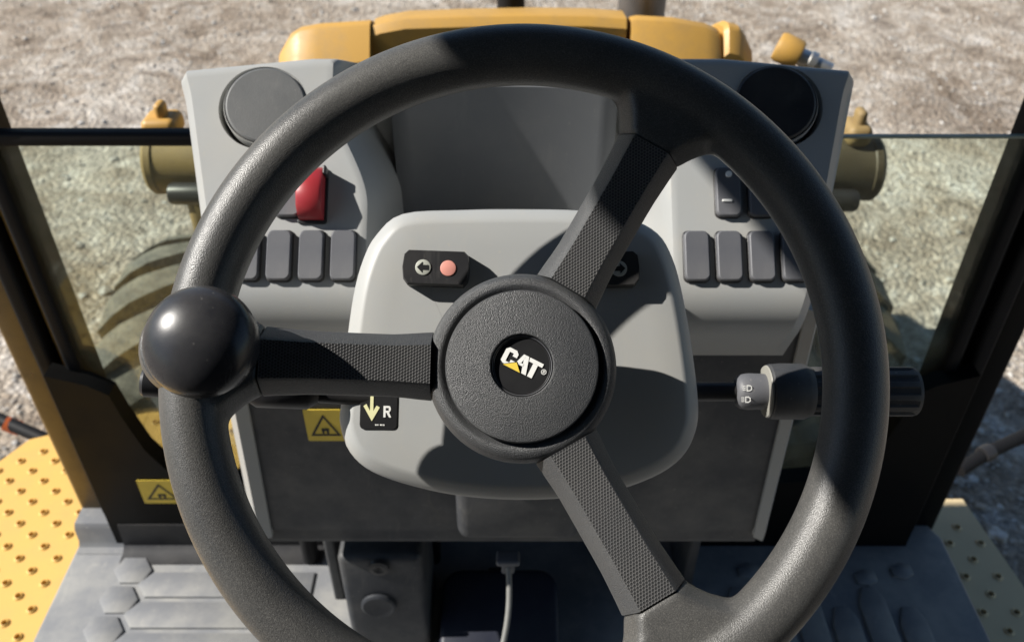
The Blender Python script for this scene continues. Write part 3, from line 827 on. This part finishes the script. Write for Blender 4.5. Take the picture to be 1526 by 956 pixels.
# gear sticker with arrow and letter R
a, b = CF.px(565, 596); m = CF.M(a, b, 0, R_(-1))
gs = MB().slab(rrect(0.0255, 0.040, 0.0035), m, 0.0, 0.0012, 0.0003, 1).build('gear_sticker', M['bprint'], cover)
gs['label'] = 'black sticker with pale down arrow and letter R'
zt = (0.0012, 0.0016)
def prt(pts, mat, nm, parent, m=m, zz=zt): return MB().loft([[m @ Vector((x, y, z)) for x, y in ccw(pts)] for z in zz]).build(nm, M[mat], parent, sharp=30)
prt([(-0.0058, 0.0135), (-0.0036, 0.0135), (-0.0036, -0.002), (-0.0036, -0.0074), (-0.0014, -0.0036), (0.0008, -0.0048), (-0.0044, -0.0142), (-0.0104, -0.0040), (-0.0084, -0.0026), (-0.0058, -0.0074)], 'cream', 'arrow', gs)
Rl = [[(0, 0), (0.0015, 0), (0.0015, 0.0078), (0, 0.0078)], [(0.0015, 0.0064), (0.0036, 0.0064), (0.0044, 0.0074), (0.0038, 0.0078), (0.0015, 0.0078)],
      [(0.0036, 0.0036), (0.0048, 0.0044), (0.0050, 0.0062), (0.0044, 0.0074), (0.0036, 0.0064), (0.0036, 0.0046)], [(0.0015, 0.0032), (0.0036, 0.0032), (0.0044, 0.0038), (0.0036, 0.0046), (0.0015, 0.0046)],
      [(0.0021, 0.0032), (0.0039, 0.0), (0.0054, 0.0), (0.0038, 0.0034)]]
rb = MB()
for pl in Rl: rb.loft([[m @ Vector((x+0.0034, y-0.0115, z)) for x, y in ccw(pl)] for z in zt])
rb.build('letter', M['white'], gs, sharp=30)
tm = MB()
for i, wd in enumerate((0.0008, 0.0006, 0.0003, 0.0009, 0.0006, 0.0008)):
    tm.loft([[m @ Vector((x-0.002+i*0.0011, y-0.0172, z)) for x, y in ((0, 0), (wd, 0), (wd, 0.0010), (0, 0.0010))] for z in zt])
tm.build('small_print', M['white'], gs, sharp=30)

# ------------------------------------------------------------------ stalks
def lathe_part(prof, Mx, nm, mat, parent, seg=32, fn=None, sharp=35): return MB().lathe(prof, Mx, seg, fn).build(nm, M[mat], parent, sharp)
SD = 0.63; p0 = at_d(1020, 583, SD); p1 = at_d(1360, 583, SD)
sk = thing('light_switch_stalk', p0, 'black light switch stalk with grey icon ring right of the wheel hub', 'control stalk')
AX = axis_matrix(p0, (1, 0, 0), up=(0, -math.cos(R_(38)), math.sin(R_(38))))
k = SD/FPX
def X(px): return (px-1020)*k
lathe_part([(0.007, X(980)), (0.007, X(1105))], AX, 'arm', 'black', sk)
ringo = lathe_part([(0.008, X(1095)), (0.0105, X(1097)), (0.0125, X(1103)), (0.0132, X(1115)), (0.0128, X(1140))], AX, 'icon_ring', 'switch', sk)
lathe_part([(0.0128, X(1139)), (0.0184, X(1140)), (0.0190, X(1142)), (0.0180, X(1144))], AX, 'pale_ring', 'cream2', sk)
lathe_part([(0.017, X(1141)), (0.0198, X(1146)), (0.0203, X(1160)), (0.0203, X(1195)), (0.0180, X(1206))], AX, 'collar', 'dgray', sk)
lathe_part([(0.016, X(1200)), (0.0170, X(1208)), (0.0172, X(1350)), (0.0178, X(1356)), (0.0172, X(1361)), (0.0, X(1362))], AX, 'ribbed_grip', 'dgray', sk, 96, lambda r, a, z: r*(1+0.05*(1 if math.sin(a*12) > 0 else -1)*(1 if r > 0.0165 and z < X(1352) else 0)))
# headlamp icons on the ring (small raised outlines)
def icon(px, py, nm):
    c = at_d(px, py, SD-0.0135); fwd = (CAM-c).normalized()
    m = axis_matrix(c, fwd, up=(0, 1, 0)); m = Matrix.Translation(c) @ Matrix.Rotation(math.pi/2-PITCH, 4, 'X')
    b = MB()
    D = [(-0.0016, -0.0022), (0.0006, -0.0022), (0.0022, -0.0012), (0.0022, 0.0012), (0.0006, 0.0022), (-0.0016, 0.0022)]
    I = [(x*0.66+0.0001, y*0.66) for x, y in D]
    n = len(D)
    for i in range(n):
        j = (i+1) % n
        b.add([m @ Vector((*D[i], 0)), m @ Vector((*D[j], 0)), m @ Vector((*I[j], 0)), m @ Vector((*I[i], 0)), ], [[0, 1, 2, 3]])
    for q in (-1, 0, 1):
        b.add([m @ Vector((x, y+q*0.0013, 0)) for x, y in ((-0.0044, -0.0002), (-0.0022, -0.0002), (-0.0022, 0.0003), (-0.0044, 0.0003))], [[0, 1, 2, 3]])
    b.build(nm, M['white'], ringo, sharp=None)
icon(1116, 578, 'lamp_icon'); icon(1114, 595, 'lamp_icon')

q0 = at_d(520, 590, 0.60); q1 = at_d(212, 568, 0.575)
sl = thing('gear_selector_stalk', q0, 'black gear selector stalk mostly hidden behind the left spoke', 'control stalk')
AX2 = axis_matrix(q0, q1-q0, up=(0, -math.cos(R_(38)), math.sin(R_(38)))); L2 = (q1-q0).length
lathe_part([(0.006, -0.04), (0.006, L2*0.15), (0.011, L2*0.2), (0.012, L2*0.45), (0.008, L2*0.5), (0.008, L2*0.6)], AX2, 'arm', 'black', sl)
lathe_part([(0.008, L2*0.6), (0.0095, L2*0.62), (0.0100, L2*0.985), (0.0085, L2), (0.0, L2)], AX2, 'handle', 'black', sl)

# ------------------------------------------------------------------ steering wheel
WT = 8.0
wc = CAM + Vector((0.0068, math.cos(PITCH)*0.5002 + math.sin(PITCH)*-0.0277, -math.sin(PITCH)*0.5002 + math.cos(PITCH)*-0.0277))
WF = Frame(wc, 38.0+WT)
RW, RR = 0.19, 0.0182
HUBZ = -0.012
wheel = thing('steering_wheel', WF.w(0, 0, -0.08), 'worn black three-spoke steering wheel with grained hub and round badge', 'steering wheel')
IW = WF.M(); HS = Matrix.Translation((-0.001, 0.0028, 0))     # hub and spokes sit a touch off the rim's centre
SPK = (179.0, 59.5, -60.5)
# rim with flared spoke roots fused by remeshing
rm = MB()
seg, sg2 = 160, 28
rings = [[Vector(((RW+RR*math.cos(b))*math.cos(a), (RW+RR*math.cos(b))*math.sin(a), RR*math.sin(b))) for b in [2*math.pi*j/sg2 for j in range(sg2)]] for a in [2*math.pi*i/seg for i in range(seg)]]
vs = [p for r in rings for p in r]
fs = [[i*sg2+j, ((i+1) % seg)*sg2+j, ((i+1) % seg)*sg2+(j+1) % sg2, i*sg2+(j+1) % sg2] for i in range(seg) for j in range(sg2)]
rm.add(vs, fs)
def sec(x, wid, z0, z1, top=0.62):
    """spoke cross-section: rounded trapezoid"""
    h = wid/2; t = h*top; zc = (z0+z1)/2
    pts = [(-h*0.9, z0), (-h, z0+(z1-z0)*0.18), (-h*0.97, z0+(z1-z0)*0.34), (-t*1.06, z1-(z1-z0)*0.07), (-t*0.94, z1), (t*0.94, z1), (t*1.06, z1-(z1-z0)*0.07), (h*0.97, z0+(z1-z0)*0.34), (h, z0+(z1-z0)*0.18), (h*0.9, z0)]
    return [Vector((x, y, z)) for y, z in pts]
def half_w(x):
    base = 0.0192 + 0.002*sstep(0.08, 0.05, x) + 0.0012*sstep(0.12, 0.147, x)
    if x > 0.146:
        base += 0.046*((x-0.146)/0.044)**1.7
    return base
SEAM = 0.149
for an in SPK:
    Rz = HS @ Matrix.Rotation(R_(an), 4, 'Z'); rr = []
    for i in range(15):
        x = SEAM + (RW+0.002-SEAM)*i/14
        k = i/14
        z1 = HUBZ + 0.004 + (0.010 - HUBZ - 0.004 + 0.002)*sstep(0.04, RW, x); z0 = z1 - 0.020 - 0.004*k
        rr.append([Rz @ p for p in sec(x, 2*half_w(x), z0, z1, 0.58+0.26*k)])
    rm.loft(rr)
rim = rm.build('rim', M['rim'], wheel, mw=IW, local=True)
md = rim.modifiers.new('remesh', 'REMESH'); md.mode = 'VOXEL'; md.voxel_size = 0.0017; md.use_smooth_shade = True
md = rim.modifiers.new('smooth', 'SMOOTH'); md.factor = 0.5; md.iterations = 26
apply_modifiers(rim)
for p in rim.data.polygons: p.use_smooth = True
if not rim.data.materials: rim.data.materials.append(M['rim'])
# spokes with grip inlay
sp = MB(); rr = []
for i in range(13):
    x = 0.0535 + (SEAM+0.0002-0.0535)*i/12
    z1 = HUBZ + 0.0045 + (0.010 - HUBZ - 0.004 + 0.002)*sstep(0.04, RW, x); z0 = z1 - 0.020
    rr.append(sec(x, 2*half_w(x)-0.0010, z0, z1-0.0006, 0.58))
sp.loft(rr); spm = sp.mesh('spoke', M['grip'], sharp=32)
spm.materials.append(M['hub'])
for p in spm.polygons: p.material_index = 0 if p.normal.z > 0.9 else 1
for an in SPK: link_mesh('spoke', spm, wheel, IW @ HS @ Matrix.Rotation(R_(an), 4, 'Z'))
# hub
hb = MB().lathe([(0.030, HUBZ-0.085), (0.034, HUBZ-0.06), (0.046, HUBZ-0.045), (0.0525, HUBZ-0.036), (0.0560, HUBZ-0.018), (0.0566, HUBZ-0.009), (0.0560, HUBZ-0.0045), (0.0543, HUBZ-0.0008), (0.0520, HUBZ+0.0012), (0.0492, HUBZ+0.0018), (0.0474, HUBZ+0.0014), (0.0456, HUBZ-0.0002), (0.0440, HUBZ-0.0012), (0.0, HUBZ-0.0012)], Matrix.Identity(4), 96)
hub = hb.build('hub', M['hub'], wheel, mw=IW @ HS, local=True, sharp=40)
cp = MB().lathe([(0.0450, HUBZ-0.0010), (0.0448, HUBZ+0.0040), (0.0441, HUBZ+0.0053), (0.0425, HUBZ+0.0058), (0.0188, HUBZ+0.0066), (0.0182, HUBZ+0.006), (0.0178, HUBZ-0.0006), (0.0, HUBZ-0.0006)], Matrix.Identity(4), 96)
capo = cp.build('hub_cap', M['hub'], wheel, mw=IW @ HS, local=True, sharp=40)
eb = MB().lathe([(0.0170, HUBZ+0.0006), (0.0170, HUBZ+0.0032), (0.0166, HUBZ+0.0036), (0.0162, HUBZ+0.0032), (0.0, HUBZ+0.0032)], Matrix.Identity(4), 64)
emb = eb.build('badge', M['bprint'], capo, mw=IW @ HS, local=True, sharp=40)
ebr = MB().lathe([(0.0177, HUBZ+0.0006), (0.0177, HUBZ+0.0040), (0.0174, HUBZ+0.0044), (0.0171, HUBZ+0.0040), (0.0171, HUBZ+0.0006)], Matrix.Identity(4), 64)
ebr.build('badge_ring', M['switch'], emb, mw=IW @ HS, local=True)
ts = 0.0106; EM = IW @ HS @ Matrix.Translation((-0.0006, 0.0008, 0)) @ Matrix.Rotation(R_(-27), 4, 'Z') @ Matrix.Translation((-0.0118, -0.0045, 0))
zz = (HUBZ+0.0030, HUBZ+0.0037)
def glyph(polys, mat, nm, zz=zz):
    b = MB()
    for pl in polys: b.loft([[EM @ Vector((x*ts, y*ts, z)) for x, y in ccw(pl)] for z in zz])
    return b.build(nm, M[mat], emb, sharp=30)
Cc = [[(0, 0.16), (0.16, 0), (0.26, 0.0), (0.26, 1.0), (0.16, 1.0), (0, 0.84)], [(0.26, 0.78), (0.50, 0.78), (0.50, 0.62), (0.76, 0.62), (0.76, 0.84), (0.60, 1.0), (0.26, 1.0)], [(0.26, 0.0), (0.60, 0.0), (0.76, 0.16), (0.76, 0.40), (0.50, 0.40), (0.50, 0.22), (0.26, 0.22)]]
Aa = [[(0.80, 0.32), (1.02, 1.0), (1.20, 1.0), (1.06, 0.40)], [(1.14, 1.0), (1.34, 1.0), (1.62, 0.0), (1.34, 0.0), (1.14, 0.72)], [(1.04, 0.50), (1.30, 0.50), (1.30, 0.36), (1.00, 0.36)]]
Tt = [[(1.44, 0.78), (2.24, 0.78), (2.24, 1.0), (1.40, 1.0)], [(1.70, 0.0), (1.98, 0.0), (1.98, 0.80), (1.70, 0.80)]]
Cc = [[(x, max(y, 0.06)) for x, y in p] for p in Cc]
glyph(Cc, 'white', 'badge_letter'); glyph(Aa, 'white', 'badge_letter'); glyph(Tt, 'white', 'badge_letter')
glyph([[(0.10, -0.06), (1.36, -0.06), (0.86, 0.46)]], 'bprint', 'triangle_edge', (HUBZ+0.0031, HUBZ+0.0040))
glyph([[(0.22, -0.02), (1.27, -0.02), (0.86, 0.41)]], 'yprint', 'badge_triangle', (HUBZ+0.0032, HUBZ+0.0043))
rg_ = MB(); cx, cy = 2.42, 0.62
for i in range(20):
    a0, a1 = 2*math.pi*i/20, 2*math.pi*(i+1)/20
    rg_.add([EM @ Vector(((cx+r*math.cos(a))*ts, (cy+r*math.sin(a))*ts, HUBZ+0.0037)) for r, a in ((0.15, a0), (0.15, a1), (0.115, a1), (0.115, a0))], [[0, 1, 2, 3]])
for pl in ([(-.05, -.08), (-.02, -.08), (-.02, .08), (-.05, .08)], [(-.02, .05), (.05, .05), (.05, .08), (-.02, .08)], [(.03, 0), (.06, 0), (.06, .06), (.03, .06)], [(-.02, -.01), (.04, -.01), (.04, .02), (-.02, .02)], [(.0, -.01), (.03, -.01), (.07, -.08), (.035, -.08)]):
    rg_.add([EM @ Vector(((cx+x)*ts, (cy+y)*ts, HUBZ+0.0037)) for x, y in pl], [[0, 1, 2, 3]])
rg_.build('registered_mark', M['white'], emb, sharp=None)
# spinner knob on the rim
ka, kb = WF.px(293, 507, 0.035)
KM = WF.M(ka, kb, 0.0, 0.0)
kr = 0.0308
kp = [(0.010, -0.004), (0.020, 0.004), (0.0285, 0.014), (0.0292, 0.020), (0.0292, 0.0235), (0.0282, 0.0250), (0.0308, 0.0265)]
for i in range(1, 15):
    a = math.pi/2*i/14; kp.append((kr*math.cos(a)+0.0001, 0.0285 + 0.0195*math.sin(a)))
MB().lathe(kp, KM, 64).build('spinner_knob', M['knob'], wheel, sharp=40)
ck = WF.px(300, 520)
cl = MB().lathe([(0.026, -0.016), (0.0275, 0.010), (0.024, 0.016), (0.012, 0.020)], WF.M(-RW, ck[1], 0, 0), 40).build('knob_clamp', M['rim'], wheel)

# ------------------------------------------------------------------ things below the dash
c = at_y(572, 890, 0.70)
pb = thing('pedal_bracket', (c.x, 0.74, FLOOR), 'dark grey upright pedal bracket with round boss under the dash', 'bracket')
x0 = at_y(512, 890, 0.70).x; x1 = at_y(634, 890, 0.70).x
zt_ = at_y(572, 818, 0.76).z
MB().box(((x0+x1)/2, 0.76, (FLOOR+zt_)/2+0.03), (x1-x0, 0.12, zt_-FLOOR+0.06), r=0.010).build('upright', M['dgray'], pb)
cc = at_y(565, 900, 0.699)
MB().lathe([(0.024, 0.0), (0.024, 0.004), (0.021, 0.006), (0.0, 0.004)], axis_matrix(cc, (0, -1, 0)), 36).build('boss', M['dgray'], pb)
cc = at_y(565, 842, 0.699)
MB().lathe([(0.014, 0.0), (0.013, 0.006), (0.008, 0.007), (0.0, 0.003)], axis_matrix(cc, (0, -1, 0)), 24).build('bolt', M['black'], pb)
for x, nm in ((458, 'a'), (645, 'b')):
    u = at_y(x, 820, 0.84); 
    t = thing('conduit', (u.x, 0.86, FLOOR), 'black vertical conduit left of the pedal bracket' if nm == 'a' else 'black vertical conduit right of the pedal bracket', 'conduit')
    MB().tube([(u.x, 0.84, CZ-0.72), (u.x+0.005, 0.85, CZ-0.95), (u.x-0.004, 0.86, FLOOR)], 0.013).build('tube', M['rubber'], t)
    MB().lathe([(0.017, -0.01), (0.017, 0.01)], Matrix.Translation((u.x+0.002, 0.845, CZ-0.82)), 20).build('clip', M['black'], t)
u = at_y(757, 836, 0.69); v = at_y(745, 985, 0.60)
cb = thing('wire_cable', (u.x, 0.70, u.z-0.3), 'thin grey cable hanging from a white plug under the dash', 'cable')
pts = [u.lerp(v, t)+Vector((0.006*math.sin(t*3.0), 0.01*t, 0)) for t in [i/10 for i in range(11)]] + [Vector((v.x-0.01, 0.60, FLOOR+0.02))]
MB().tube(pts, 0.0036, 12).build('wire', M['wire'], cb)
MB().box((u.x, 0.69, u.z+0.006), (0.030, 0.020, 0.009), r=0.003).build('plug_flange', M['switch'], cb)
MB().box((u.x, 0.69, u.z-0.008), (0.017, 0.014, 0.020), r=0.003).build('plug', M['switch'], cb)
c = at_z(745, 935, FLOOR+0.03)
pd = thing('foot_pedal', (c.x, c.y+0.05, FLOOR), 'dark blue rounded pedal at the bottom below the hub', 'pedal')
MB().slab(rrect(0.17, 0.16, 0.03), Matrix.Translation((c.x, c.y, FLOOR+0.03)) @ Matrix.Rotation(R_(18), 4, 'X'), 0.0, 0.02, 0.008).build('pad', M['bluedark'], pd)
MB().box((c.x, c.y+0.06, FLOOR+0.03), (0.04, 0.05, 0.06), r=0.005).build('pivot', M['black'], pd)
fw = MB().box((0, 1.045, (FLOOR+CZ-0.72)/2), (0.62, 0.03, CZ-0.72-FLOOR+0.1)).build('firewall', M['rubber'], cab)

# hoses outside
a = at_d(-30, 612, 1.75); b = at_d(70, 655, 1.70); c2 = at_d(130, 700, 1.68)
hs = thing('hose', b, 'black hose with orange band beside the left step', 'hose')
MB().tube([a+Vector((-0.1, 0.05, 0.02)), a, a.lerp(b, .5), b, c2], 0.013).build('hose_body', M['rubber'], hs)
m0 = at_d(18, 634, 1.728)
MB().tube([m0-Vector((0.012, 0, -0.007)), m0+Vector((0.014, 0, -0.008))], 0.0148).build('colour_band', M['orange'], hs)
a = at_d(1570, 632, 1.75); b = at_d(1470, 675, 1.70); c2 = at_d(1430, 700, 1.68)
hs = thing('hose', b, 'black hose crossing at the right edge above the step', 'hose')
MB().tube([a, a.lerp(b, .5)+Vector((0, 0, 0.004)), b, c2], 0.013).build('hose_body', M['rubber'], hs)
MB().lathe([(0.016, -0.012), (0.017, 0), (0.016, 0.012)], axis_matrix(b, b-a), 20).build('clip', M['black'], hs)
